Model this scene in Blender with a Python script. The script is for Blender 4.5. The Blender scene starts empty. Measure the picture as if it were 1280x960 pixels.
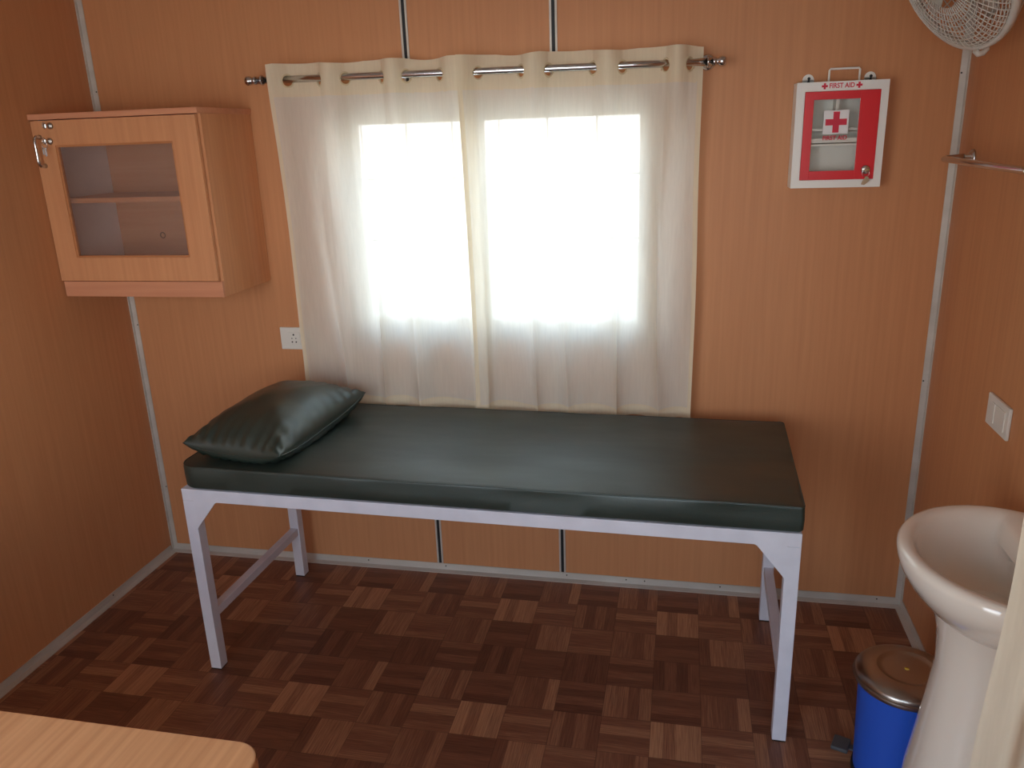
import bpy, bmesh, math, random
from mathutils import Vector, Matrix, noise
random.seed(7)
PI = math.pi
scene = bpy.context.scene
COL = scene.collection

# ------------------------------------------------------------------ camera
CAM = Vector((2.1247, -2.7554, 1.6782))
YAW, PITCH, ROLL, FPX = -0.21329, 0.30286, -0.03585, 1006.42
Fw = Vector((math.sin(YAW)*math.cos(PITCH), math.cos(YAW)*math.cos(PITCH), -math.sin(PITCH)))
R0 = Vector((math.cos(YAW), -math.sin(YAW), 0)); U0 = R0.cross(Fw)
Rv = math.cos(ROLL)*R0 + math.sin(ROLL)*U0
Uv = -math.sin(ROLL)*R0 + math.cos(ROLL)*U0
cd = bpy.data.cameras.new('camera'); cam = bpy.data.objects.new('camera', cd); COL.objects.link(cam)
M = Matrix(((Rv.x, Uv.x, -Fw.x, CAM.x), (Rv.y, Uv.y, -Fw.y, CAM.y), (Rv.z, Uv.z, -Fw.z, CAM.z), (0, 0, 0, 1)))
cam.matrix_world = M
cd.sensor_fit = 'HORIZONTAL'; cd.sensor_width = 36; cd.lens = FPX/1280*36; cd.clip_start = .02
scene.camera = cam

# ------------------------------------------------------------------ world, light, exposure
wd = bpy.data.worlds.new('daylight'); scene.world = wd; wd.use_nodes = True
wn = wd.node_tree; wn.nodes['Background'].inputs[0].default_value = (.80, .90, 1, 1)
wn.nodes['Background'].inputs[1].default_value = 8.8
sl = bpy.data.lights.new('sun', 'SUN'); sl.energy = 16; sl.angle = .02; sl.color = (1, .95, .88)
sun = bpy.data.objects.new('sun', sl); COL.objects.link(sun); sun.rotation_euler = (0, math.radians(32), 0)   # high sun from the right, parallel to the window wall
def portal(name, loc, rot, sx, sy):
    l = bpy.data.lights.new(name, 'AREA'); l.shape = 'RECTANGLE'; l.size = sx; l.size_y = sy
    l.cycles.is_portal = True
    o = bpy.data.objects.new(name, l); COL.objects.link(o); o.location = loc; o.rotation_euler = rot
portal('window_daylight', (1.49, .14, 1.38), (-PI/2, 0, 0), 1.14, .84)
portal('doorway_daylight', (.9, -3.31, 1.03), (PI/2, 0, 0), 1.1, 2.05)
portal('front_window_daylight', (2.21, -3.31, 1.5), (PI/2, 0, 0), 1.18, 1.1)
wtc = wn.nodes.new('ShaderNodeTexCoord'); wsp = wn.nodes.new('ShaderNodeSeparateXYZ'); wrp = wn.nodes.new('ShaderNodeValToRGB')
wrp.color_ramp.elements[0].position = 0; wrp.color_ramp.elements[0].color = (.96, .97, .97, 1)
wrp.color_ramp.elements[1].position = .7; wrp.color_ramp.elements[1].color = (.45, .68, 1, 1)
wn.links.new(wtc.outputs['Generated'], wsp.inputs[0]); wn.links.new(wsp.outputs[2], wrp.inputs[0]); wn.links.new(wrp.outputs[0], wn.nodes['Background'].inputs[0])
vs = scene.view_settings
vs.view_transform = 'Standard'; vs.look = 'None'; vs.gamma = 1; vs.use_curve_mapping = False; vs.exposure = -0.28
scene.cycles.max_bounces = 12; scene.cycles.diffuse_bounces = 6; scene.cycles.transparent_max_bounces = 16

# ------------------------------------------------------------------ materials
def s2l(c):
    return tuple((v/12.92 if v <= .04045 else ((v+.055)/1.055)**2.4) for v in [k/255 for k in c])
def rgba(c): return (*s2l(c), 1)
def mat(name, col, rough=.5, metal=0, spec=.5, coat=0, bump=None, var=None):
    m = bpy.data.materials.new(name); m.use_nodes = True; nt = m.node_tree
    b = nt.nodes['Principled BSDF']
    b.inputs['Base Color'].default_value = rgba(col); b.inputs['Roughness'].default_value = rough
    b.inputs['Metallic'].default_value = metal; b.inputs['Specular IOR Level'].default_value = spec
    b.inputs['Coat Weight'].default_value = coat
    tc = nt.nodes.new('ShaderNodeTexCoord')
    if var:   # (scale xyz, detail, colour 2, low, high)
        mp = nt.nodes.new('ShaderNodeMapping'); mp.inputs['Scale'].default_value = var[0]
        nz = nt.nodes.new('ShaderNodeTexNoise'); nz.inputs['Scale'].default_value = 1; nz.inputs['Detail'].default_value = var[1]
        rp = nt.nodes.new('ShaderNodeValToRGB'); rp.color_ramp.elements[0].position = var[3]; rp.color_ramp.elements[1].position = var[4]
        rp.color_ramp.elements[0].color = rgba(col); rp.color_ramp.elements[1].color = rgba(var[2])
        nt.links.new(tc.outputs['Object'], mp.inputs[0]); nt.links.new(mp.outputs[0], nz.inputs[0])
        nt.links.new(nz.outputs[0], rp.inputs[0]); nt.links.new(rp.outputs[0], b.inputs['Base Color'])
    if bump:  # (scale xyz, strength, distance)
        mp2 = nt.nodes.new('ShaderNodeMapping'); mp2.inputs['Scale'].default_value = bump[0]
        n2 = nt.nodes.new('ShaderNodeTexNoise'); n2.inputs['Scale'].default_value = 1; n2.inputs['Detail'].default_value = 4
        bp = nt.nodes.new('ShaderNodeBump'); bp.inputs['Strength'].default_value = bump[1]; bp.inputs['Distance'].default_value = bump[2]
        nt.links.new(tc.outputs['Object'], mp2.inputs[0]); nt.links.new(mp2.outputs[0], n2.inputs[0])
        nt.links.new(n2.outputs[0], bp.inputs['Height']); nt.links.new(bp.outputs[0], b.inputs['Normal'])
    return m

M_WALL = mat('beech_laminate_wall', (190, 130, 87), .5, var=((70, 70, 2.4), 5, (200, 140, 95), .3, .72), bump=((300, 300, 6), .06, .001), spec=.35)
M_CAB = mat('beech_laminate_cabinet', (198, 137, 94), .45, var=((60, 60, 2.2), 4, (208, 148, 103), .35, .68), spec=.4)
M_CABH = mat('beech_laminate_crosswise', (198, 134, 100), .45, var=((2.2, 60, 60), 4, (206, 144, 108), .35, .68), spec=.4)
M_TABLE = mat('beech_laminate_table', (205, 146, 98), .4, var=((85, 2.0, 85), 5, (226, 168, 118), .3, .7), spec=.4)
M_EDGE = mat('beech_edge_band', (176, 112, 68), .45, var=((3, 3, 60), 4, (190, 126, 80), .35, .68))
M_PALE = mat('pale_side_finish', (236, 236, 242), .5, var=((20, 20, 20), 3, (228, 228, 236), .3, .7))
M_ALU = mat('brushed_aluminium', (184, 178, 168), .45, .25, var=((3, 3, 9), 4, (208, 202, 192), .35, .7), bump=((15, 15, 60), .1, .001))
M_BLACK = mat('black_rubber', (14, 15, 16), .55)
M_DARK = mat('dark_metal', (40, 38, 36), .4, .6)
M_CHROME = mat('chrome', (205, 205, 205), .14, 1)
M_STEEL = mat('stainless_steel', (168, 160, 152), .3, 1, bump=((9, 9, 9), .08, .002))
M_WHITE = mat('white_painted_steel', (214, 214, 222), .42, var=((12, 12, 12), 3, (204, 204, 212), .35, .7), bump=((150, 150, 150), .04, .0006))
M_FAW = mat('white_enamelled_steel', (232, 232, 226), .4)
M_RED = mat('red_enamel', (214, 10, 28), .38)
M_REDP = mat('red_print', (205, 24, 58), .5)
M_PAPER = mat('white_sticker', (228, 228, 228), .5)
M_PLASTIC = mat('white_plastic', (218, 214, 204), .4)
M_FAN = mat('off_white_fan_plastic', (208, 204, 194), .45)
M_CERAM = mat('white_ceramic', (228, 218, 204), .08, spec=.6, coat=.6)
M_BLUE = mat('blue_powder_coat', (34, 84, 190), .5, bump=((260, 260, 260), .25, .0008))
M_PEDAL = mat('grey_rubber', (70, 72, 74), .6, bump=((200, 30, 200), .3, .001))
M_YEL = mat('yellow_sticker', (205, 180, 70), .6)
M_CEIL = mat('white_ceiling_panel', (214, 212, 206), .6, var=((5, 5, 5), 3, (208, 206, 200), .3, .7))
M_GROUND = mat('pale_concrete_ground', (168, 164, 156), .9, var=((1.2, 1.2, 1.2), 5, (150, 146, 138), .3, .7))
M_TAG = mat('key_tag_card', (172, 150, 120), .6)
M_GROM = mat('cream_grommet', (214, 196, 158), .35)
M_BRASS = mat('brass', (190, 165, 100), .3, .9)

# dark green leatherette
def leather(name, streak):
    m = bpy.data.materials.new(name); m.use_nodes = True; nt = m.node_tree; L = nt.links
    b = nt.nodes['Principled BSDF']; tc = nt.nodes.new('ShaderNodeTexCoord')
    b.inputs['Base Color'].default_value = rgba((38, 50, 44))
    mp = nt.nodes.new('ShaderNodeMapping'); mp.inputs['Scale'].default_value = (3, 9, 5); mp.inputs['Rotation'].default_value = (0, 0, .35)
    n = nt.nodes.new('ShaderNodeTexNoise'); n.inputs['Scale'].default_value = 1; n.inputs['Detail'].default_value = 5
    r = nt.nodes.new('ShaderNodeValToRGB'); r.color_ramp.elements[0].position = .35; r.color_ramp.elements[1].position = .75
    r.color_ramp.elements[0].color = rgba((30, 42, 35)); r.color_ramp.elements[1].color = rgba((45, 55, 47))
    L.new(tc.outputs['Object'], mp.inputs[0]); L.new(mp.outputs[0], n.inputs[0]); L.new(n.outputs[0], r.inputs[0]); L.new(r.outputs[0], b.inputs['Base Color'])
    mr = nt.nodes.new('ShaderNodeMapRange'); mr.inputs['From Min'].default_value = .3; mr.inputs['From Max'].default_value = .7
    mr.inputs['To Min'].default_value = .34; mr.inputs['To Max'].default_value = .34 + streak
    L.new(n.outputs[0], mr.inputs[0]); L.new(mr.outputs[0], b.inputs['Roughness'])
    b.inputs['Specular IOR Level'].default_value = .85; b.inputs['Specular Tint'].default_value = (.93, 1, 1, 1)
    v = nt.nodes.new('ShaderNodeTexVoronoi'); v.inputs['Scale'].default_value = 420
    bp = nt.nodes.new('ShaderNodeBump'); bp.inputs['Strength'].default_value = .22; bp.inputs['Distance'].default_value = .0008
    L.new(tc.outputs['Object'], v.inputs['Vector']); L.new(v.outputs[0], bp.inputs['Height']); L.new(bp.outputs[0], b.inputs['Normal'])
    return m
M_LEATH = leather('dark_green_leatherette', .2)
M_LEATHP = leather('dark_green_pillow_leatherette', .05)

# sheer curtain cloth: see-through weave + diffuse + translucent
def cloth(name, col, through, trans):
    m = bpy.data.materials.new(name); m.use_nodes = True; nt = m.node_tree; L = nt.links
    nt.nodes.remove(nt.nodes['Principled BSDF']); out = nt.nodes['Material Output']
    tc = nt.nodes.new('ShaderNodeTexCoord')
    mp = nt.nodes.new('ShaderNodeMapping'); mp.inputs['Scale'].default_value = (160, 160, 12)
    n = nt.nodes.new('ShaderNodeTexNoise'); n.inputs['Scale'].default_value = 1; n.inputs['Detail'].default_value = 3
    L.new(tc.outputs['Object'], mp.inputs[0]); L.new(mp.outputs[0], n.inputs[0])
    r = nt.nodes.new('ShaderNodeValToRGB'); r.color_ramp.elements[0].position = .3; r.color_ramp.elements[1].position = .7
    r.color_ramp.elements[0].color = rgba(col); r.color_ramp.elements[1].color = rgba(tuple(min(255, c+6) for c in col))
    L.new(n.outputs[0], r.inputs[0])
    d = nt.nodes.new('ShaderNodeBsdfDiffuse'); t = nt.nodes.new('ShaderNodeBsdfTranslucent'); tr = nt.nodes.new('ShaderNodeBsdfTransparent')
    L.new(r.outputs[0], d.inputs[0]); L.new(r.outputs[0], t.inputs[0]); tr.inputs[0].default_value = (1, 1, 1, 1)
    a = nt.nodes.new('ShaderNodeMixShader'); a.inputs[0].default_value = trans
    L.new(d.outputs[0], a.inputs[1]); L.new(t.outputs[0], a.inputs[2])
    c = nt.nodes.new('ShaderNodeMixShader'); c.inputs[0].default_value = through
    L.new(a.outputs[0], c.inputs[1]); L.new(tr.outputs[0], c.inputs[2]); L.new(c.outputs[0], out.inputs[0])
    return m
M_SHEER = cloth('cream_sheer_cloth', (238, 232, 217), .09, .40)
M_SHEER2 = cloth('cream_sheer_cloth_double', (236, 224, 196), .02, .28)
M_DRAPE = cloth('cream_drape_cloth', (214, 200, 176), .02, .35)

def glassmat(name, mixf, tint, rough):
    m = bpy.data.materials.new(name); m.use_nodes = True; nt = m.node_tree; L = nt.links
    nt.nodes.remove(nt.nodes['Principled BSDF']); out = nt.nodes['Material Output']
    tr = nt.nodes.new('ShaderNodeBsdfTransparent'); tr.inputs[0].default_value = tint
    g = nt.nodes.new('ShaderNodeBsdfGlossy'); g.inputs['Roughness'].default_value = rough
    a = nt.nodes.new('ShaderNodeMixShader'); a.inputs[0].default_value = mixf
    L.new(tr.outputs[0], a.inputs[1]); L.new(g.outputs[0], a.inputs[2]); L.new(a.outputs[0], out.inputs[0])
    return m
M_GLASS = glassmat('clear_glass', .05, (.97, .97, .96, 1), .05)
M_GLASSC = glassmat('hazy_cabinet_glass', .16, (.97, .97, .96, 1), .35)
M_GLASSW = glassmat('window_glass', .05, (.93, .95, .95, 1), .02)

# floor: parquet-print vinyl; tone and slat uv per face
def floormat():
    m = bpy.data.materials.new('parquet_print_vinyl'); m.use_nodes = True; nt = m.node_tree; L = nt.links
    b = nt.nodes['Principled BSDF']; b.inputs['Roughness'].default_value = .42; b.inputs['Specular IOR Level'].default_value = .4
    at = nt.nodes.new('ShaderNodeAttribute'); at.attribute_name = 'tone'
    uv = nt.nodes.new('ShaderNodeUVMap'); uv.uv_map = 'slat'
    mp = nt.nodes.new('ShaderNodeMapping'); mp.inputs['Scale'].default_value = (10, 340, 1)
    n = nt.nodes.new('ShaderNodeTexNoise'); n.inputs['Scale'].default_value = 1; n.inputs['Detail'].default_value = 5; n.inputs['Distortion'].default_value = .6
    L.new(uv.outputs[0], mp.inputs[0]); L.new(mp.outputs[0], n.inputs[0])
    mr = nt.nodes.new('ShaderNodeMapRange'); mr.inputs['From Min'].default_value = .25; mr.inputs['From Max'].default_value = .75
    mr.inputs['To Min'].default_value = -.26; mr.inputs['To Max'].default_value = .26
    L.new(n.outputs[0], mr.inputs[0])
    ad = nt.nodes.new('ShaderNodeMath'); ad.operation = 'ADD'; L.new(at.outputs['Fac'], ad.inputs[0]); L.new(mr.outputs[0], ad.inputs[1])
    r = nt.nodes.new('ShaderNodeValToRGB'); e = r.color_ramp.elements
    e[0].position = .0; e[0].color = rgba((88, 52, 40)); e[1].position = 1; e[1].color = rgba((188, 138, 102))
    k = e.new(.5); k.color = rgba((132, 86, 64))
    L.new(ad.outputs[0], r.inputs[0])
    # thin printed joint lines between blocks and slats (uv2 = block coordinate 0..1)
    u2 = nt.nodes.new('ShaderNodeUVMap'); u2.uv_map = 'block'
    sp = nt.nodes.new('ShaderNodeSeparateXYZ'); L.new(u2.outputs[0], sp.inputs[0])
    def edge(out):
        a = nt.nodes.new('ShaderNodeMath'); a.operation = 'SUBTRACT'; a.inputs[1].default_value = .5; L.new(out, a.inputs[0])
        c = nt.nodes.new('ShaderNodeMath'); c.operation = 'ABSOLUTE'; L.new(a.outputs[0], c.inputs[0])
        g = nt.nodes.new('ShaderNodeMath'); g.operation = 'GREATER_THAN'; g.inputs[1].default_value = .493; L.new(c.outputs[0], g.inputs[0]); return g
    ex, ey = edge(sp.outputs[0]), edge(sp.outputs[1])
    mx = nt.nodes.new('ShaderNodeMath'); mx.operation = 'MAXIMUM'; L.new(ex.outputs[0], mx.inputs[0]); L.new(ey.outputs[0], mx.inputs[1])
    ml = nt.nodes.new('ShaderNodeMath'); ml.operation = 'MULTIPLY'; ml.inputs[1].default_value = .45; L.new(mx.outputs[0], ml.inputs[0])
    mix = nt.nodes.new('ShaderNodeMixRGB'); mix.inputs[2].default_value = rgba((40, 22, 18))
    L.new(ml.outputs[0], mix.inputs[0]); L.new(r.outputs[0], mix.inputs[1]); L.new(mix.outputs[0], b.inputs['Base Color'])
    return m
M_FLOOR = floormat()

# ------------------------------------------------------------------ mesh helpers
def box(bm, x0, x1, y0, y1, z0, z1, mi=0, bev=0):
    vs_ = [bm.verts.new((x, y, z)) for x in (x0, x1) for y in (y0, y1) for z in (z0, z1)]
    fs = []
    for q in ((0, 1, 3, 2), (4, 6, 7, 5), (0, 4, 5, 1), (2, 3, 7, 6), (0, 2, 6, 4), (1, 5, 7, 3)):
        f = bm.faces.new([vs_[k] for k in q]); f.material_index = mi; fs.append(f)
    bmesh.ops.recalc_face_normals(bm, faces=fs)
    if bev:
        es = list({e for f in fs for e in f.edges})
        bmesh.ops.bevel(bm, geom=es, offset=bev, segments=3, profile=.6, affect='EDGES')
def ringbox(bm, o, i, y0, y1, mi=0, bev=0):   # rectangular frame in the xz plane; o=(x0,x1,z0,z1)
    box(bm, o[0], i[0], y0, y1, o[2], o[3], mi, bev); box(bm, i[1], o[1], y0, y1, o[2], o[3], mi, bev)
    box(bm, i[0], i[1], y0, y1, o[2], i[2], mi, bev); box(bm, i[0], i[1], y0, y1, i[3], o[3], mi, bev)
def prism(bm, pts, axis, a0, a1, mi=0):       # polygon extruded along an axis
    def P(p, a): return (a, p[0], p[1]) if axis == 0 else ((p[0], a, p[1]) if axis == 1 else (p[0], p[1], a))
    A = [bm.verts.new(P(p, a0)) for p in pts]; B = [bm.verts.new(P(p, a1)) for p in pts]; n = len(pts); fs = []
    fs.append(bm.faces.new(A)); fs.append(bm.faces.new(B[::-1]))
    for k in range(n): fs.append(bm.faces.new((A[k], A[(k+1) % n], B[(k+1) % n], B[k])))
    for f in fs: f.material_index = mi
    bmesh.ops.recalc_face_normals(bm, faces=fs)
def tube(bm, pts, r, seg=12, closed=False, mi=0, caps=True):
    pts = [Vector(p) for p in pts]; n = len(pts); rs = r if isinstance(r, (list, tuple)) else [r]*n
    rings = []; prev = None
    for k in range(n):
        if closed: t = (pts[(k+1) % n]-pts[k-1]).normalized()
        else: t = (pts[min(k+1, n-1)]-pts[max(k-1, 0)]).normalized()
        if prev is None:
            a = Vector((0, 0, 1)) if abs(t.z) < .9 else Vector((1, 0, 0)); u = t.cross(a).normalized()
        else: u = (prev - t*prev.dot(t)).normalized()
        prev = u; v = t.cross(u)
        rings.append([bm.verts.new(pts[k]+rs[k]*(math.cos(2*PI*j/seg)*u+math.sin(2*PI*j/seg)*v)) for j in range(seg)])
    for k in range(n if closed else n-1):
        A, B = rings[k], rings[(k+1) % n]
        for j in range(seg):
            f = bm.faces.new((A[j], A[(j+1) % seg], B[(j+1) % seg], B[j])); f.material_index = mi; f.smooth = True
    if caps and not closed:
        for R_ in (rings[0][::-1], rings[-1]): f = bm.faces.new(R_); f.material_index = mi
def loft(bm, rings, capa=True, capb=True, smooth=True, mi=0):
    V = [[bm.verts.new(p) for p in r] for r in rings]; n = len(V[0])
    for a, b in zip(V, V[1:]):
        for j in range(n):
            f = bm.faces.new((a[j], a[(j+1) % n], b[(j+1) % n], b[j])); f.smooth = smooth; f.material_index = mi
    if capa: bm.faces.new(V[0][::-1]).material_index = mi
    if capb: bm.faces.new(V[-1]).material_index = mi
def lathe(bm, prof, c=(0, 0, 0), axis=(0, 0, 1), seg=40, mi=0, caps=True):   # prof: (radius, height)
    q = Vector((0, 0, 1)).rotation_difference(Vector(axis).normalized()); c = Vector(c)
    loft(bm, [[c+q @ Vector((r*math.cos(2*PI*j/seg), r*math.sin(2*PI*j/seg), h)) for j in range(seg)] for r, h in prof], caps, caps, True, mi)
def obj(name, bm, mats, parent=None, kind=None, smooth_angle=None, fix=True):
    if fix: bmesh.ops.recalc_face_normals(bm, faces=bm.faces[:])
    me = bpy.data.meshes.new(name); bm.to_mesh(me); bm.free()
    for m in (mats if isinstance(mats, (list, tuple)) else [mats]): me.materials.append(m)
    o = bpy.data.objects.new(name, me); COL.objects.link(o)
    if parent:
        o.parent = parent
        o.matrix_parent_inverse = wmat(parent).inverted()
    if kind: o['kind'] = kind
    if smooth_angle is not None:
        for p in me.polygons: p.use_smooth = True
        me.set_sharp_from_angle(angle=math.radians(smooth_angle))
    return o
def wmat(o):
    m = Matrix.LocRotScale(o.location, o.rotation_euler, o.scale)
    if o.parent: m = wmat(o.parent) @ o.matrix_parent_inverse @ m
    return m
def thing(name, label, cat, loc, group=None):
    o = bpy.data.objects.new(name, None); COL.objects.link(o); o.location = loc; o.empty_display_size = .05
    o['label'] = label; o['category'] = cat
    if group: o['group'] = group
    return o
def tag(o, label, cat, group=None):
    o['label'] = label; o['category'] = cat
    if group: o['group'] = group
    return o
def NB(): return bmesh.new()
def textobj(name, body, size, loc, rot, m, parent, depth=.0006, bold=0, sx=1):
    cu = bpy.data.curves.new(name, 'FONT'); cu.body = body; cu.size = size; cu.align_x = 'CENTER'; cu.align_y = 'CENTER'
    cu.extrude = depth; cu.offset = bold
    t = bpy.data.objects.new('tmp', cu); COL.objects.link(t)
    bpy.context.view_layer.update()
    me = bpy.data.meshes.new_from_object(t.evaluated_get(bpy.context.evaluated_depsgraph_get()))
    bpy.data.objects.remove(t)
    me.transform(Matrix.Translation(loc) @ Matrix.Rotation(rot[2], 4, 'Z') @ Matrix.Rotation(rot[0], 4, 'X') @ Matrix.Diagonal((sx, 1, 1, 1)))
    me.materials.clear(); me.materials.append(m)
    o = bpy.data.objects.new(name, me); COL.objects.link(o); o.parent = parent; o.matrix_parent_inverse = wmat(parent).inverted()
    return o

# ------------------------------------------------------------------ the room
W, YF, H, T = 2.934, -3.25, 2.45, .05
WX0, WX1, WZ0, WZ1 = .93, 2.05, .965, 1.79        # back window opening
bm = NB(); ringbox(bm, (-T, W+T, -.1, H+.05), (WX0, WX1, WZ0, WZ1), 0, T); obj('wall_back', bm, M_WALL, kind='structure')
bm = NB(); box(bm, -T, 0, YF-T, 0, -.1, H+.05); obj('wall_left', bm, M_WALL, kind='structure')
bm = NB(); box(bm, W, W+T, YF-T, 0, -.1, H+.05); obj('wall_right', bm, M_WALL, kind='structure')
bm = NB()   # front wall with a doorway and a window
DX0, DX1, DZ = .35, 1.45, 2.05; FX0, FX1, FZ0, FZ1 = 1.62, 2.80, .95, 2.05
box(bm, 0, DX0, YF-T, YF, -.1, H); box(bm, DX0, DX1, YF-T, YF, DZ, H); box(bm, DX1, FX0, YF-T, YF, -.1, H)
box(bm, FX0, FX1, YF-T, YF, -.1, FZ0); box(bm, FX0, FX1, YF-T, YF, FZ1, H); box(bm, FX1, W, YF-T, YF, -.1, H)
box(bm, DX0, DX1, YF-T, YF, -.1, 0)
obj('wall_front', bm, M_WALL, kind='structure')
bm = NB(); box(bm, 0, W, YF, 0, H, H+.05); obj('ceiling', bm, M_CEIL, kind='structure')
bm = NB(); box(bm, -12, 15, -14, 12, -.35, -.30); obj('ground', bm, M_GROUND, kind='structure')

# floor: every slat of the parquet print a face
S_, TX, TY = .14509, 1.4928, -.7470
TONE = {(0, -1): (.9, .62, .86, .78), (-1, -1): (.45, .7, .36, .5), (1, -1): (.4, .62, .42, .5), (2, -1): (.58, .28, .5, .3),
        (0, 0): (.42, .26, .38, .12), (1, 0): (.5, .42, .36, .74), (-1, 0): (.64, .58, .34, .6), (2, 0): (.38, .2, .4, .12),
        (0, 1): (.1, .38, .1, .4), (1, 1): (.3, .36, .2, .26), (-1, 1): (.5, .2, .44, .24), (2, 1): (.2, .32, .15, .2),
        (0, 2): (.26, .2, .36, .3), (1, 2): (.28, .68, .62, .7), (-1, 2): (.5, .48, .36, .6), (2, 2): (.54, .46, .42, .55)}
bm = NB(); uvl = bm.loops.layers.uv.new('slat'); ubl = bm.loops.layers.uv.new('block'); tl = bm.faces.layers.float.new('tone')
i0, i1 = int(math.floor((0-TX)/S_)), int(math.ceil((W-TX)/S_)); j0, j1 = int(math.floor((YF-TY)/S_)), int(math.ceil((0-TY)/S_))
rr = random.Random(3)
for i in range(i0, i1):
    for j in range(j0, j1):
        key = ((i+1) % 4-1, (j+1) % 4-1); vert = (i+j) % 2 != 0
        for k in range(4):
            bx0, by0 = TX+i*S_, TY+j*S_
            if vert: x0, x1, y0, y1 = bx0+k*S_/4, bx0+(k+1)*S_/4, by0, by0+S_
            else: x0, x1, y0, y1 = bx0, bx0+S_, by0+S_-(k+1)*S_/4, by0+S_-k*S_/4
            x0, x1, y0, y1 = max(x0, 0), min(x1, W), max(y0, YF), min(y1, 0)
            if x1-x0 < 1e-4 or y1-y0 < 1e-4: continue
            f = bm.faces.new([bm.verts.new(p) for p in ((x0, y0, 0), (x1, y0, 0), (x1, y1, 0), (x0, y1, 0))])
            f[tl] = .49 + .9*(TONE[key][k]-.45) + rr.uniform(-.02, .02)
            off = rr.uniform(0, 40)
            for lp in f.loops:
                p = lp.vert.co
                lp[uvl].uv = ((p.y if vert else p.x)+off, (p.x if vert else p.y)+off*.37)
                lp[ubl].uv = ((p.x-bx0)/S_, (p.y-by0)/S_)
bmesh.ops.remove_doubles(bm, verts=bm.verts[:], dist=1e-6)
ed = [e for e in bm.edges if len(e.link_faces) == 1]
ex = bmesh.ops.extrude_edge_only(bm, edges=ed)
for v in [g for g in ex['geom'] if isinstance(g, bmesh.types.BMVert)]: v.co.z = -.04
obj('floor', bm, M_FLOOR, kind='structure', fix=False)

# aluminium trims: corner angles, skirting angles, H-joints with a black gasket
def screws(bm, pts, mi=1, ax=(0, -1, 0)):
    for p in pts: lathe(bm, [(.0001, .0022), (.0022, .0018), (.0028, 0)], p, ax, 8, mi)
bm = NB(); prism(bm, [(0, 0), (.022, 0), (.022, -.003), (.005, -.005), (.003, -.013), (0, -.013)], 2, .0, H)
screws(bm, [(.018, -.003, z) for z in (.3, 1.0, 1.87, 2.3)]); obj('trim_1', bm, [M_ALU, M_DARK], kind='structure')
bm = NB(); prism(bm, [(W, 0), (W-.022, 0), (W-.022, -.003), (W-.005, -.005), (W-.003, -.013), (W, -.013)], 2, .0, H)
screws(bm, [(W-.018, -.003, z) for z in (.3, .85, 1.8, 2.3)]); obj('trim_2', bm, [M_ALU, M_DARK], kind='structure')
n = 3
for x in (1.2076, 1.704):
    for (z0, z1) in ((.033, WZ0-.02), (WZ1+.02, H)):
        bm = NB(); box(bm, x-.0125, x-.0055, -.0035, 0, z0, z1, 0, .0008); box(bm, x+.0055, x+.0125, -.0035, 0, z0, z1, 0, .0008)
        box(bm, x-.0055, x+.0055, -.001, 0, z0, z1, 1); obj('trim_%d' % n, bm, [M_ALU, M_BLACK], kind='structure'); n += 1
bm = NB(); prism(bm, [(0, 0), (0, .032), (-.003, .032), (-.006, .007), (-.024, .003), (-.024, 0)], 0, .0, W)
screws(bm, [(x, -.004, .022) for x in (.1, .5, .9, 1.23, 1.72, 1.95, 2.02, 2.3, 2.85)]); obj('baseboard_back', bm, [M_ALU, M_DARK], kind='structure')
bm = NB(); prism(bm, [(0, 0), (0, .030), (.003, .030), (.006, .007), (.024, .003), (.024, 0)], 1, YF, -.02)
screws(bm, [(.0045, y, .02) for y in (-.4, -1.0, -1.6)], ax=(1, 0, 0)); obj('baseboard_left', bm, [M_ALU, M_DARK], kind='structure')
bm = NB(); prism(bm, [(W, 0), (W, .030), (W-.003, .030), (W-.006, .007), (W-.024, .003), (W-.024, 0)], 1, YF, -.02)
obj('baseboard_right', bm, [M_ALU, M_DARK], kind='structure')

# window in the back wall: aluminium sliding window, grille outside
bm = NB(); ringbox(bm, (WX0, WX1, WZ0, WZ1), (WX0+.035, WX1-.035, WZ0+.035, WZ1-.035), -.004, .055, 0, .002)
win = obj('window_1', bm, M_ALU, kind='structure')
xm = 1.43
for (a, b, y) in ((WX0+.03, xm+.025, .030), (xm-.025, WX1-.03, .008)):
    bm = NB(); ringbox(bm, (a, b, WZ0+.03, WZ1-.03), (a+.04, b-.04, WZ0+.07, WZ1-.07), y, y+.018, 0, .002)
    s = obj('window_sash', bm, M_ALU, win)
    bm = NB(); box(bm, a+.038, b-.038, y+.007, y+.011, WZ0+.068, WZ1-.068); obj('pane', bm, M_GLASSW, s)
bm = NB()
for z in (1.085, 1.31, 1.53): box(bm, WX0, WX1, .118, .124, z-.003, z+.003)
for k in range(7): box(bm, WX0+.05+k*.17-.002, WX0+.05+k*.17+.002, .114, .118, WZ0, WZ1)
for x in (WX0+.006, WX1-.006):
    for z in (1.085, 1.53): box(bm, x-.006, x+.006, .045, .12, z-.004, z+.004)
obj('grille', bm, M_WHITE, win)
# front openings
bm = NB(); ringbox(bm, (FX0, FX1, FZ0, FZ1), (FX0+.04, FX1-.04, FZ0+.04, FZ1-.04), YF-.05, YF+.004, 0, .002)
box(bm, 2.18, 2.22, YF-.04, YF-.01, FZ0+.04, FZ1-.04); w2 = obj('window_2', bm, M_ALU, kind='structure')
bm = NB(); box(bm, FX0+.04, FX1-.04, YF-.03, YF-.026, FZ0+.04, FZ1-.04); obj('pane', bm, M_GLASSW, w2)
bm = NB(); box(bm, DX0, DX0+.04, YF-.05, YF+.005, 0, DZ, 0, .002); box(bm, DX1-.04, DX1, YF-.05, YF+.005, 0, DZ, 0, .002); box(bm, DX0+.04, DX1-.04, YF-.05, YF+.005, DZ-.04, DZ, 0, .002)
obj('door_1', bm, M_ALU, kind='structure')

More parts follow.
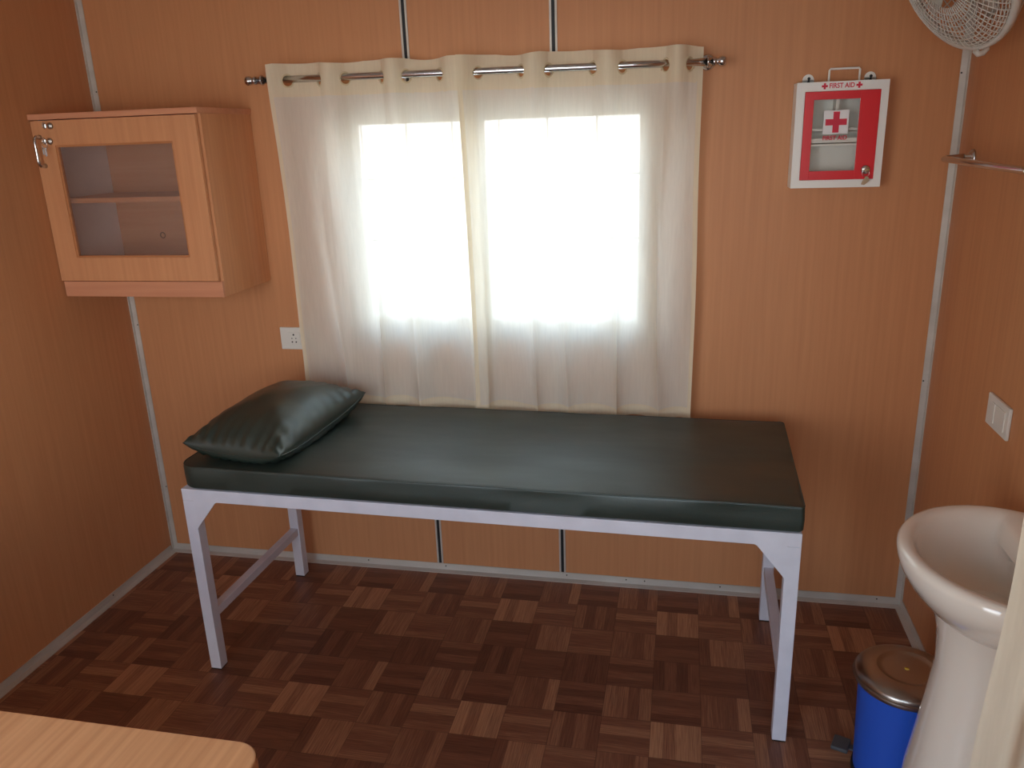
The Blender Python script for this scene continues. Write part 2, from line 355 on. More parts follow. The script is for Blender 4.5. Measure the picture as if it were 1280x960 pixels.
# ------------------------------------------------------------------ examination bed
BX, BY, BROT = .6222, -.7279, -.02444
BL, BW, BH, LG = 1.83, .635, .658, .038
bed = thing('examination_bed', 'white painted steel examination bed frame carrying the green mattress', 'bed', (BX, BY, 0)); bed.rotation_euler = (0, 0, BROT)
def bobj(name, bm, m, parent, **k):
    o = obj(name, bm, m, None, **k); o.parent = parent; return o
for (x, y) in ((0, 0), (BL-LG, 0), (0, BW-LG), (BL-LG, BW-LG)):
    bm = NB(); box(bm, x, x+LG, y, y+LG, .004, BH-.04, 0, .002); leg = bobj('leg', bm, M_WHITE, bed)
    bm = NB(); box(bm, x+.001, x+LG-.001, y+.001, y+LG-.001, 0, .0045); bobj('foot_cap', bm, M_DARK, leg)
bm = NB()
box(bm, 0, BL, 0, LG, BH-.04, BH, 0, .002); box(bm, 0, BL, BW-LG, BW, BH-.04, BH, 0, .002)
box(bm, 0, LG, LG-.001, BW-LG+.001, BH-.04, BH, 0, .002); box(bm, BL-LG, BL, LG-.001, BW-LG+.001, BH-.04, BH, 0, .002)
for k in (1, 2, 3): box(bm, BL*k/4-.015, BL*k/4+.015, LG, BW-LG, BH-.03, BH, 0, .002)
bobj('frame_rail', bm, M_WHITE, bed)
for (y0, y1) in ((.0, .004), (BW-.004, BW)):
    for s in (0, 1):
        xa = LG-.002 if s == 0 else BL-LG+.002; d = 1 if s == 0 else -1
        bm = NB(); prism(bm, [(xa, BH-.038), (xa+d*.085, BH-.038), (xa+d*.075, BH-.043), (xa+d*.006, BH-.128), (xa, BH-.138)], 1, y0, y1+.001); bobj('gusset', bm, M_WHITE, bed)
for x in (.004, BL-LG+.004):
    bm = NB(); box(bm, x, x+.03, LG-.001, BW-LG+.001, .185, .215, 0, .002); bobj('stretcher', bm, M_WHITE, bed)
bm = NB(); box(bm, .02, BL-.02, .02, BW-.02, BH, BH+.004); bobj('base_board', bm, M_CAB, bed)

# mattress
MZ0, MZ1 = BH+.004, BH+.0775
def rr_outline(x0, x1, y0, y1, rad, n=8):
    P = []
    rads = rad if isinstance(rad, (list, tuple)) else [rad]*4
    for (cx, cy, a0, rd) in ((x1, y0, -PI/2, rads[1]), (x1, y1, 0, rads[2]), (x0, y1, PI/2, rads[3]), (x0, y0, PI, rads[0])):
        sx = -1 if cx == x1 else 1; sy = 1 if cy == y0 else -1
        for k in range(n+1):
            a = a0+PI/2*k/n; P.append((cx+sx*rd+rd*math.cos(a), cy+sy*rd+rd*math.sin(a)))
    out = []
    for k in range(len(P)):
        a, b = Vector(P[k]), Vector(P[(k+1) % len(P)]); L_ = (b-a).length; m = max(1, int(L_/.03))
        for q in range(m): out.append(tuple(a+(b-a)*q/m))
    return out
base = rr_outline(.0, BL+.002, -.004, BW, [.055, .012, .012, .05])
cxm, cym = BL/2, BW/2
def ring(inset, z, wob=0):
    o = []
    for (x, y) in base:
        sx = 1-inset/(BL/2); sy = 1-inset/(BW/2)
        X, Y = cxm+(x-cxm)*sx, cym+(y-cym)*sy
        nz = noise.noise(Vector((X*5, Y*5, z*20)))*wob
        zz = z + (noise.noise(Vector((X*4, Y*4, 3.3)))*.003 if z > MZ0+.02 else 0)
        o.append((X, Y+nz if abs(Y-cym) > BW/2-.03 else Y, zz))
    return o
bm = NB()
rings = [ring(.008, MZ0), ring(.003, MZ0+.002), ring(.0, MZ0+.006, .003), ring(-.001, (MZ0+MZ1)/2, .004), ring(.0, MZ1-.008, .003), ring(.0, MZ1-.004), ring(.001, MZ1-.0015), ring(.004, MZ1), ring(.012, MZ1+.0008)]
for k in range(1, 9): rings.append(ring(.012+k*.036, MZ1+.0015))
V = None; loft(bm, rings)
mattress = bobj('mattress', bm, M_LEATH, None, smooth_angle=38)
mattress.location = (BX, BY, 0); mattress.rotation_euler = (0, 0, BROT)
tag(mattress, 'long dark green leatherette mattress pad on the white bed frame', 'mattress')
bm = NB(); tube(bm, [(x, y, z+.0004) for (x, y, z) in ring(.0012, MZ1-.0012)], .0021, 6, True); pp = bobj('top_seam', bm, M_LEATH, mattress)
bm = NB(); tube(bm, [(x, y, z) for (x, y, z) in ring(.003, MZ0+.004)], .0016, 6, True); bobj('bottom_seam', bm, M_LEATH, mattress)

# pillow
bm = NB(); N = 56
CP = {'FL': Vector((.637, -.700, .800)), 'FR': Vector((.962, -.712, .776)), 'BR': Vector((1.022, -.165, .802)), 'BL': Vector((.675, -.125, .803))}
def pil(u, v, top):
    a, b = (u+1)/2, (v+1)/2
    pinch = .035
    uu = u*(1-pinch*(1-v*v)*abs(u)**3); vv = v*(1-pinch*.8*(1-u*u)*abs(v)**3)
    a, b = (uu+1)/2, (vv+1)/2
    P = (CP['FL']*(1-a)+CP['FR']*a)*(1-b)+(CP['BL']*(1-a)+CP['BR']*a)*b
    e = max(0, (1-u*u))*max(0, (1-v*v)); t = e**.38
    du, dv = 1-abs(u), 1-abs(v)
    sag = -.022*(1-min(du, dv))**2*(1-abs(abs(u)-abs(v)))**0 * (1-(abs(u)*abs(v))**3)   # seam droops between corners
    wr = 0
    ang = noise.noise(Vector((u*2.2, v*2.2, 1.7 if top else 5.1)))
    wr += .0055*math.sin(v*34+2*ang+u*4)*math.exp(-du*6)*min(1, du*14)
    wr += .007*math.sin(u*30+2.4*ang)*math.exp(-dv*6)*min(1, dv*14)
    wr += .004*noise.noise(Vector((u*3, v*3, 2)))
    if top: z = P.z+sag+t*.092+wr*min(1, t*3)
    else: z = P.z+sag-t*.068+wr*min(1, t*3)
    return Vector((P.x, P.y, max(z, MZ1+.0035)))
g = {}
for top in (True, False):
    for i in range(N+1):
        for j in range(N+1):
            u = math.sin((2*i/N-1)*PI/2); v = math.sin((2*j/N-1)*PI/2)
            if not top and (i in (0, N) or j in (0, N)): g[(top, i, j)] = g[(True, i, j)]; continue
            g[(top, i, j)] = bm.verts.new(pil(u, v, top))
for top in (True, False):
    for i in range(N):
        for j in range(N):
            f = bm.faces.new([g[(top, a, b)] for a, b in ((i, j), (i+1, j), (i+1, j+1), (i, j+1))]); f.smooth = True
pillow = obj('pillow', bm, M_LEATHP); tag(pillow, 'plump dark green leatherette pillow on the left end of the mattress', 'pillow')
bm = NB(); seam = []
for (a, b, c, d) in ((0, 0, 1, 0), (1, 0, 0, 1), (1, 1, -1, 0), (0, 1, 0, -1)):
    for k in range(24):
        t = k/24; uu, vv = (a+c*t)*2-1, (b+d*t)*2-1
        seam.append(pil(max(-1, min(1, uu)), max(-1, min(1, vv)), True))
tube(bm, seam, .0019, 6, True); obj('seam', bm, M_LEATHP, pillow)

# ------------------------------------------------------------------ wall cabinet (glass door)
cab = thing('wall_cabinet', 'beech wall cabinet with glass door hung in the left corner', 'cabinet', (.31, -.17, 1.18))
CX0, CX1, CY, CZ0, CZ1 = .003, .617, -.335, 1.180, 1.786
BD = -.317   # carcass front, door in front of it
bm = NB()
box(bm, CX1-.018, CX1, BD, -.002, CZ0, CZ1-.016); box(bm, CX0+.002, CX1-.018, BD, -.002, CZ0+.055, CZ0+.073)
box(bm, CX0, CX0+.016, BD, -.002, CZ0, CZ1-.016)
obj('carcass', bm, M_CAB, cab)
bm = NB(); box(bm, CX0-.002, CX1+.004, CY-.006, -.002, CZ1-.016, CZ1+.002, 0, .001); obj('top_board', bm, M_CABH, cab)
bm = NB(); box(bm, CX0+.016, CX1-.018, -.009, -.002, CZ0+.073, CZ1-.016); obj('back_panel', bm, M_CABH, cab)
bm = NB(); box(bm, CX0+.016, CX0+.0175, BD+.002, -.009, CZ0+.073, CZ1-.016); obj('pale_inner_side', bm, M_PALE, cab)['label'] = 'pale inner left side of the cabinet'  # thin sheet that colours the inner left side paler than the beech
bm = NB(); box(bm, CX0+.018, CX1-.018, BD+.02, -.009, 1.497, 1.513); obj('shelf', bm, M_CABH, cab)
bm = NB(); box(bm, CX0+.002, CX1, CY+.006, BD, CZ0, CZ0+.053, 0, .001); obj('bottom_rail', bm, M_CABH, cab)
bm = NB(); o_, i_ = (CX0, CX1-.010, CZ0+.056, CZ1-.019), (.081, .517, 1.316, 1.689)
ringbox(bm, o_, i_, CY, BD-.002)
door = obj('door', bm, M_CAB, cab)
bm = NB(); ringbox(bm, i_, (i_[0]+.007, i_[1]-.007, i_[2]+.007, i_[3]-.007), CY+.003, BD-.003, 0, .001); obj('glazing_bead', bm, M_EDGE, door)
bm = NB(); box(bm, i_[0]+.004, i_[1]-.004, CY+.008, CY+.012, i_[2]+.004, i_[3]-.004); obj('glass_pane', bm, M_GLASSC, door)
bm = NB(); hx = .030
tube(bm, [(hx, CY, 1.716), (hx, CY-.018, 1.716), (hx, CY-.026, 1.710), (hx, CY-.028, 1.700), (hx, CY-.028, 1.640), (hx, CY-.026, 1.630), (hx, CY-.018, 1.624), (hx, CY, 1.624)], [.008, .0062, .0055, .005, .005, .0055, .0062, .008], 14)
obj('handle', bm, M_CHROME, door)
def lockpart(name, x, z, key, parent):
    bm = NB(); lathe(bm, [(.0105, 0), (.0105, .004), (.009, .006), (.003, .006)], (x, CY, z), (0, -1, 0), 20); L_ = obj(name, bm, M_STEEL, parent)
    bm = NB(); box(bm, x-.0012, x+.0012, CY-.020, CY-.004, z-.005, z+.005)
    if key:
        lathe(bm, [(.011, -.001), (.012, 0), (.011, .001)], (x, CY-.028, z+.001), (1, .25, 0), 16)
    obj('key', bm, M_CHROME, L_)
    return L_
lockpart('lock', .078, 1.750, True, door)
L_ = lockpart('lock', .066, 1.702, True, door)
bm = NB(); tube(bm, [(.066+.011*math.cos(a), CY-.030-.003*math.sin(a), 1.690+.011*math.sin(a)) for a in [2*PI*k/16 for k in range(16)]], .0009, 6, True)
box(bm, .068, .0695, CY-.036, CY-.028, 1.655, 1.682, 0, .0005); box(bm, .060, .0612, CY-.036, CY-.029, 1.660, 1.682, 0, .0005)
obj('spare_key', bm, M_CHROME, L_)
bm = NB(); tube(bm, [(.20+.010*math.cos(a), -.0105, 1.352+.010*math.sin(a)) for a in [2*PI*k/20 for k in range(20)]], .0016, 6, True)
obj('cable_grommet', bm, M_DARK, cab)

# ------------------------------------------------------------------ curtain rod and the two curtains
RY, RZ0, RZ1 = -.085, 1.874, 1.860   # rod runs slightly down to the right
def rodz(x): return RZ0+(RZ1-RZ0)*(x-.7)/(2.23-.7)
rod = thing('curtain_rod', 'chrome curtain rod threaded through the cream curtains', 'curtain rod', (1.46, -.0, 1.867))
bm = NB(); tube(bm, [(x, RY, rodz(x)) for x in (.700, 1.1, 1.5, 1.9, 2.200)], .0112, 20); obj('pole', bm, M_CHROME, rod)
for s, xe in ((-1, .700), (1, 2.200)):
    bm = NB(); lathe(bm, [(.0125, 0), (.0135, .004), (.0125, .008), (.010, .010), (.010, .016), (.014, .019), (.0155, .026), (.0145, .034), (.011, .038)], (xe, RY, rodz(xe)), (s, 0, 0), 24); obj('finial', bm, M_CHROME, rod)
    xb = .722 if s < 0 else 2.186
    bm = NB(); z = rodz(xb)
    lathe(bm, [(.024, 0), (.024, .004), (.018, .008), (.008, .010)], (xb, -.0005, z+.004), (0, -1, 0), 24)
    tube(bm, [(xb, -.008, z+.004), (xb, RY+.012, z+.004)], .006, 12)
    tube(bm, [(xb, RY+.0145*math.cos(a), z+.0145*math.sin(a)) for a in [2*PI*k/24 for k in range(24)]], .003, 8, True)
    obj('bracket', bm, M_CHROME, rod)

CROSS = [.756-.05, .814, .929, 1.02, 1.148, 1.231, 1.345, 1.472, 1.613, 1.70, 1.84, 1.929, 2.062, 2.131, 2.23]
def headoff(x):   # >0 towards the room (in front of the rod)
    for k in range(len(CROSS)-1):
        a, b = CROSS[k], CROSS[k+1]
        if x <= b:
            s = 1 if k % 2 == 0 else -1
            t = (x-a)/(b-a); return s*.036*math.sin(PI*t)*(1 if s > 0 else .72)
    return 0
def curtain(name, label, x0, x1, seed, yoff, cross, topz, botz):
    c = thing(name, label, 'curtain', ((x0+x1)/2, RY+yoff, (botz(.5)+1.9)/2), 'cream curtains over the window')
    c['label'] = label; del c['group']
    nx, nz = 230, 300; dx = x1-x0
    ZT = topz
    def P(i, k):
        u = i/nx; x = x0+dx*u; t = k/nz     # t: 0 top .. 1 bottom
        zt = ZT(x); zb = botz(u); z = zt+(zb-zt)*t
        ho = headoff(x); hf = math.exp(-max(0, (rodz(x)-z))*2.6)
        n1 = noise.noise(Vector((x*6+seed, z*.7, seed)))
        n2 = noise.noise(Vector((x*13+seed*3, z*.9, seed+4)))
        fold = .022*math.sin(x*41+seed+2.6*n1+.5*z)+.010*n2
        low = max(0, min(1, (1.80-z)/.9))
        amp = (.45+.55*low)
        ov = max(0, 1-abs(x-1.432)/.06)      # where the two panels lap, the left one hangs behind
        sgn = 1 if seed < 2 else -1
        y = RY+yoff - ho*max(hf, .25) - fold*(1-hf)*amp*(1-ov) + sgn*.011*ov*(1-hf*.4)
        y += .022*low                      # hangs a little closer to the wall lower down
        ripple = .0022*noise.noise(Vector((x*40, z*9, seed)))
        y += ripple*(.3+low)
        ed = min(1, u*12, (1-u)*12)
        ph = x*41+seed+2.6*n1+.5*z
        xx = x + .019*math.cos(ph)*(1-hf)*amp*(1-ov)*ed + (1-ov)*.012*noise.noise(Vector((x*3, z*1.6, seed+9)))*(1-hf)
        return Vector((xx, min(y, -.014), z+ .004*math.sin(x*40+seed)*t**6))
    G = {}
    bm = NB()
    for i in range(nx+1):
        for k in range(nz+1): G[i, k] = bm.verts.new(P(i, k))
    for i in range(nx):
        for k in range(nz):
            q = [G[i, k], G[i+1, k], G[i+1, k+1], G[i, k+1]]
            m_ = sum((v.co for v in q), Vector())/4
            if any((m_-Vector((cx, RY+yoff*(abs(m_.x-cx) < .03), rodz(cx)-.005))).length < .0200 for cx in cross): continue
            f = bm.faces.new(q); f.smooth = True
            hd = m_.z > rodz(m_.x)-.056 or k > nz*.965 or i < 5 or i > nx-6
            f.material_index = 1 if hd else 0
    for v in [v for v in bm.verts if not v.link_faces]: bm.verts.remove(v)
    obj('fabric', bm, [M_SHEER, M_SHEER2], c, fix=False)
    for cx in cross:
        # ring in the plane of the cloth where it crosses the rod
        e = .004; d = Vector((2*e, -(headoff(cx+e)-headoff(cx-e)), 0)).normalized(); cc = Vector((cx, RY+yoff, rodz(cx)-.005))
        bm = NB(); tube(bm, [cc+.0195*(math.cos(a)*d+math.sin(a)*Vector((0, 0, 1))) for a in [2*PI*k/28 for k in range(28)]], .0032, 8, True)
        obj('grommet', bm, M_GROM, c)
    return c
topz = lambda x: rodz(x)+.049 - .010*max(0, math.sin((x-.93)*21))*.6
curtain('curtain', 'cream sheer curtain on the left half of the window', .757, 1.452, 1.3, .0, CROSS[1:7], topz, lambda u: .712)
curtain('curtain', 'cream sheer curtain on the right half of the window', 1.412, 2.172, 4.1, -.006, CROSS[7:14], topz, lambda u: .706)

# ------------------------------------------------------------------ first aid box
FX_, FY = (2.447, 2.705, 1.483, 1.789), -.08
fa = thing('first_aid_box', 'white and red first aid box hung on the back wall', 'first aid box', (2.576, -.04, 1.483))
bm = NB(); ringbox(bm, FX_, (FX_[0]+.003, FX_[1]-.003, FX_[2]+.003, FX_[3]-.003), FY, -.002, 0)
box(bm, FX_[0]+.003, FX_[1]-.003, -.005, -.002, FX_[2]+.003, FX_[3]-.003)
RDR = (2.471, 2.684, 1.506, 1.763)
ringbox(bm, (FX_[0]+.003, FX_[1]-.003, FX_[2]+.003, FX_[3]-.003), RDR, FY, FY+.003)
obj('case', bm, M_FAW, fa)
bm = NB(); WN = (2.498, 2.628, 1.533, 1.739); ringbox(bm, (RDR[0]+.001, RDR[1]-.001, RDR[2]+.001, RDR[3]-.001), WN, FY-.003, FY+.002, 0, .0008)
fdoor = obj('door', bm, M_RED, fa); fdoor['label'] = 'red glazed door'
bm = NB(); box(bm, WN[0]-.004, WN[1]+.004, FY+.0025, FY+.0045, WN[2]-.004, WN[3]+.004); obj('glass_pane', bm, M_GLASS, fdoor)
bm = NB(); box(bm, FX_[0]+.004, FX_[1]-.004, FY+.010, -.006, 1.612, 1.615); box(bm, FX_[0]+.004, FX_[1]-.004, FY+.010, FY+.012, 1.606, 1.628); obj('shelf', bm, M_FAW, fa)
bm = NB(); box(bm, FX_[0]+.004, FX_[1]-.004, FY+.018, -.006, 1.646, 1.649); box(bm, FX_[0]+.004, FX_[1]-.004, FY+.018, FY+.020, 1.645, 1.657); obj('shelf', bm, M_FAW, fa)
bm = NB(); box(bm, 2.564, 2.573, FY+.018, -.006, 1.649, 1.785); obj('divider', bm, M_FAW, fa)
bm = NB(); box(bm, 2.529, 2.600, FY-.0006, FY+.0024, 1.640, 1.708)
st = obj('cross_sticker', bm, M_PAPER, fdoor); st['label'] = 'white square sticker with a red cross'
def crossmesh(cx, cz, a, b, y):
    bm = NB(); prism(bm, [(cx-b, cz-a), (cx+b, cz-a), (cx+b, cz-b), (cx+a, cz-b), (cx+a, cz+b), (cx+b, cz+b), (cx+b, cz+a), (cx-b, cz+a), (cx-b, cz+b), (cx-a, cz+b), (cx-a, cz-b), (cx-b, cz-b)], 1, y-.0006, y); return bm
obj('red_cross', crossmesh(2.565, 1.674, .030, .009, FY-.0006), M_REDP, st)
textobj('lettering', 'FIRST AID', .0175, (2.565, FY+.0018, 1.6285), (PI/2, 0, 0), M_REDP, fdoor, .0005, .0004, .92)
textobj('lettering', 'FIRST AID', .0192, (2.5735, FY-.0003, 1.7765), (PI/2, 0, 0), M_REDP, fa, .0005, .0004, .86)
for cx in (2.5255, 2.6215): obj('printed_cross', crossmesh(cx, 1.7765, .0085, .003, FY), M_REDP, fa)
bm = NB(); tube(bm, [(2.542, -.035, 1.787), (2.542, -.035, 1.822), (2.545, -.035, 1.826), (2.625, -.035, 1.826), (2.628, -.035, 1.822), (2.628, -.035, 1.787)], .0032, 10)
box(bm, 2.522, 2.552, -.042, -.028, 1.788, 1.791); box(bm, 2.618, 2.648, -.042, -.028, 1.788, 1.791); obj('carry_handle', bm, M_FAW, fa)
for cx in (2.487, 2.664):
    bm = NB(); lathe(bm, [(.0165, 0), (.0165, .002)], (cx, -.003, 1.799), (0, -1, 0), 28); box(bm, cx-.0165, cx+.0165, -.005, -.003, 1.785, 1.799)
    h = obj('hanging_ear', bm, M_FAW, fa)
    bm = NB(); lathe(bm, [(.0045, 0), (.0045, .0012)], (cx+.002, -.005, 1.803), (0, -1, 0), 16); prism(bm, [(cx+.0005, 1.802), (cx+.0035, 1.802), (cx+.005, 1.792), (cx-.003, 1.792)], 1, -.0062, -.005); obj('keyhole_slot', bm, M_BLACK, h)
bm = NB(); lathe(bm, [(.0135, 0), (.0135, .003), (.011, .006), (.004, .007)], (2.659, FY-.003, 1.5345), (0, -1, 0), 24); lk = obj('lock', bm, M_CHROME, fdoor)
bm = NB(); box(bm, 2.650, 2.668, FY-.016, FY-.009, 1.5335, 1.5355); obj('key', bm, M_BRASS, lk)
bm = NB(); tube(bm, [(2.659+.010*math.cos(a), FY-.013, 1.5245+.010*math.sin(a)) for a in [2*PI*k/16 for k in range(16)]], .0009, 6, True)
prism(bm, [(2.652, 1.503), (2.648, 1.492), (2.657, 1.490), (2.671, 1.502), (2.668, 1.512), (2.660, 1.516)], 1, FY-.016, FY-.0135, 1); obj('key_tag', bm, [M_CHROME, M_TAG], lk)

# ------------------------------------------------------------------ wall socket, light switch
so = thing('wall_socket', 'white socket and switch plate on the back wall above the pillow', 'socket', (.70, 0, .958))
bm = NB(); box(bm, .632, .772, -.009, -.0005, .914, 1.000, 0, .003); obj('plate', bm, M_PLASTIC, so)
bm = NB(); box(bm, .664, .712, -.0115, -.0085, .932, .982, 0, .001); sk = obj('outlet', bm, M_PLASTIC, so)
bm = NB()
for (x, z, r) in ((.6875, .972, .0036), (.680, .958, .0022), (.696, .958, .0022), (.680, .944, .0030), (.696, .944, .0030)): lathe(bm, [(r, 0), (r, .0006)], (x, -.0113, z), (0, -1, 0), 12)
obj('socket_hole', bm, M_DARK, sk)
bm = NB(); box(bm, .716, .738, -.0115, -.0085, .932, .982, 0, .001); obj('rocker', bm, M_PLASTIC, so)
bm = NB(); box(bm, .742, .764, -.0115, -.0085, .932, .982, 0, .001); obj('rocker', bm, M_PLASTIC, so)
sw = thing('light_switch', 'white switch plate on the right wall above the basin', 'light switch', (W, -.609, .944))
bm = NB(); box(bm, W-.009, W-.0005, -.681, -.537, .902, .986, 0, .003); obj('plate', bm, M_PLASTIC, sw)
bm = NB(); box(bm, W-.0115, W-.0085, -.662, -.600, .918, .970, 0, .001); obj('blank_cover', bm, M_PLASTIC, sw)
bm = NB(); box(bm, W-.0125, W-.0085, -.596, -.574, .918, .970, 0, .001); obj('rocker', bm, M_PLASTIC, sw)

# ------------------------------------------------------------------ towel rail
tr = thing('towel_rail', 'chrome towel rail on the right wall below the fan', 'towel rail', (W, -.45, 1.563))
RX = 2.852
bm = NB(); A = []
for k in range(9):
    a = PI/2*k/8; A.append((RX+.022-.022*math.sin(a), -.168+.022*math.cos(a)-.0, 1.563))
pts = [(RX+.06, -.146, 1.563), (RX+.04, -.146, 1.563)]+A+[(RX, -.3, 1.562), (RX, -.5, 1.561), (RX, -.74, 1.560)]
B = [(RX+.022-.022*math.cos(PI/2*k/8), -.758-.022*math.sin(PI/2*k/8), 1.560) for k in range(9)]
pts += B+[(RX+.04, -.780, 1.560), (RX+.06, -.780, 1.560)]
n_ = len(pts); rad = [.0085]*n_; rad[0] = rad[1] = .012; rad[-1] = rad[-2] = .012
for k in range(2, 7): rad[k] = .0115-.0005*k; rad[-k-1] = .0115-.0005*k
tube(bm, pts, rad, 16); obj('rail', bm, M_CHROME, tr)
for y, z in ((-.146, 1.563), (-.780, 1.560)):
    bm = NB(); lathe(bm, [(.024, .0005), (.024, .005), (.018, .010), (.013, .012), (.0125, .026)], (W, y, z), (-1, 0, 0), 28); obj('wall_flange', bm, M_CHROME, tr)

# ------------------------------------------------------------------ wall fan (only its cage bottom shows)
fc = Vector((2.757, -.42, 2.010)); fn = Vector((-.8305, -.2956, -.4721)).normalized()
fan = thing('wall_fan', 'white caged wall fan mounted high in the right corner', 'fan', (W, -.29, 2.10))
q = Vector((0, 0, 1)).rotation_difference(fn)
def fp(r, a, h): return fc+q @ Vector((r*math.cos(a), r*math.sin(a), h))
FR = .187
def cage(name, sgn, depth, parent, nr, nc):
    prof = lambda t: (FR*math.sin(t*PI/2)**.9 if t > 0 else 0, sgn*depth*math.cos(t*PI/2)**.75 if t < 1 else 0)
    bm = NB()
    for k in range(nr):
        a = 2*PI*k/nr; tube(bm, [fp(prof(t)[0], a+.0*t, prof(t)[1]) for t in [.2+.8*m/9 for m in range(10)]], .0014, 5, False, 0, False)
    for k in range(1, nc+1):
        t = .2+.8*k/nc; r, h = prof(t); tube(bm, [fp(r, 2*PI*m/48, h) for m in range(48)], .0014, 5, True)
    return obj(name, bm, M_FAN, parent)
cage('front_guard', 1, .045, fan, 64, 12); cage('rear_guard', -1, .075, fan, 64, 9)
bm = NB(); sec = [(FR-.002, -.012), (FR+.007, -.010), (FR+.009, 0), (FR+.007, .010), (FR-.002, .012), (FR-.006, 0)]
for k in range(64):
    pass
Vr = [[bm.verts.new(fp(r, 2*PI*k/64, h)) for r, h in sec] for k in range(64)]
for k in range(64):
    for m in range(6):
        f = bm.faces.new((Vr[k][m], Vr[(k+1) % 64][m], Vr[(k+1) % 64][(m+1) % 6], Vr[k][(m+1) % 6])); f.smooth = True
obj('guard_rim', bm, M_FAN, fan)
bm = NB(); lathe(bm, [(.001, .050), (.028, .049), (.040, .045), (.041, .039), (.02, .037)], fc, fn, 32); obj('badge_disc', bm, M_FAN, fan)
# blades
bm = NB()
for b in range(3):
    a0 = 2*PI*b/3; R_ = []
    for k in range(9):
        r = .022+.118*k/8; w = .2+.38*math.sin(PI*min(1, .15+.85*k/8)*.8)
        R_.append([fp(r, a0-w, -.018), fp(r, a0, -.002), fp(r, a0+w, .018), fp(r, a0+w, .015), fp(r, a0, -.005), fp(r, a0-w, -.021)])
    loft(bm, R_)
lathe(bm, [(.028, -.03), (.028, .015), (.018, .022), (.004, .024)], fc, fn, 24); obj('blade_set', bm, M_FAN, fan)
bm = NB(); lathe(bm, [(.030, -.060), (.046, -.070), (.048, -.11), (.038, -.130), (.010, -.136)], fc, fn, 28); obj('motor_housing', bm, M_FAN, fan)
mp_ = fc-fn*.10
bm = NB(); tube(bm, [mp_, mp_+Vector((.03, .02, .02)), (W-.045, -.30, 2.10), (W-.01, -.29, 2.10)], [.024, .022, .022, .024], 14); obj('mounting_arm', bm, M_FAN, fan)
bm = NB(); box(bm, W-.030, W-.0005, -.35, -.23, 2.01, 2.19, 0, .01); obj('wall_bracket', bm, M_FAN, fan)
# clip on the lowest point of the rim
dn = (Vector((0, 0, -1))-fn*Vector((0, 0, -1)).dot(fn)).normalized(); sd = fn.cross(dn)
bm = NB(); cpt = fc+dn*(FR+.008)
tube(bm, [cpt-fn*.016+dn*-.004, cpt-fn*.012+dn*.008, cpt+dn*.012, cpt+fn*.012+dn*.008, cpt+fn*.016+dn*-.004], .0075, 10); obj('rim_clip', bm, M_FAN, fan)

# ------------------------------------------------------------------ wash basin on a pedestal
sink = thing('wash_basin', 'white ceramic pedestal wash basin against the right wall', 'wash basin', (2.80, -1.14, 0))
BXc, BYc, BZ = 2.80, -1.13, .825
def orr(cx, cy, a, b, z, n=72, p=2.0, lim=W-.004):
    P = []
    for k in range(n):
        t = 2*PI*k/n; c, s = math.cos(t), math.sin(t)
        x = cx-a*math.copysign(abs(c)**(2/p), c); y = cy+b*math.copysign(abs(s)**(2/p), s)
        P.append((min(x, lim), y, z))
    return P
a_, b_ = .212, .238
R_ = [orr(2.80, BYc, .100, .100, .660), orr(2.80, BYc, .120, .125, .675), orr(2.80, BYc, .152, .165, .705), orr(2.80, BYc, .182, .204, .740), orr(BXc, BYc, .200, .226, .768), orr(BXc, BYc, .209, .235, .790),
      orr(BXc, BYc, a_, b_, .808), orr(BXc, BYc, a_-.001, b_-.001, .818), orr(BXc, BYc, a_-.007, b_-.007, .825), orr(BXc, BYc, a_-.016, b_-.016, .8275), orr(BXc, BYc, a_-.026, b_-.026, .8265, lim=W-.05),
      orr(BXc-.004, BYc, a_-.036, b_-.036, .820, lim=W-.085), orr(BXc-.008, BYc, a_-.046, b_-.044, .806, lim=W-.095), orr(BXc-.014, BYc, a_-.062, b_-.058, .775, lim=W-.105), orr(BXc-.02, BYc, a_-.085, b_-.082, .740), orr(BXc-.02, BYc, .10, .125, .712), orr(BXc-.02, BYc, .06, .07, .698), orr(BXc-.02, BYc, .022, .022, .694)]
bm = NB(); loft(bm, R_); basin = obj('bowl', bm, M_CERAM, sink, smooth_angle=50)
bm = NB(); lathe(bm, [(.021, 0), (.021, .003), (.016, .004), (.006, .002)], (BXc-.02, BYc, .6945), (0, 0, 1), 24); obj('drain', bm, M_CHROME, basin)
bm = NB()
loft(bm, [orr(2.79, BYc, .152, .150, .0, 48, 2.6), orr(2.79, BYc, .152, .150, .025, 48, 2.6), orr(2.79, BYc, .144, .140, .06, 48, 2.5), orr(2.79, BYc, .132, .125, .26, 48, 2.4), orr(2.79, BYc, .111, .106, .44, 48, 2.3), orr(2.79, BYc, .101, .098, .55, 48, 2.2), orr(2.79, BYc, .107, .106, .63, 48, 2.1), orr(2.79, BYc, .122, .124, .685, 48, 2), orr(2.79, BYc, .128, .132, .698, 48, 2)])
obj('pedestal', bm, M_CERAM, sink, smooth_angle=50)

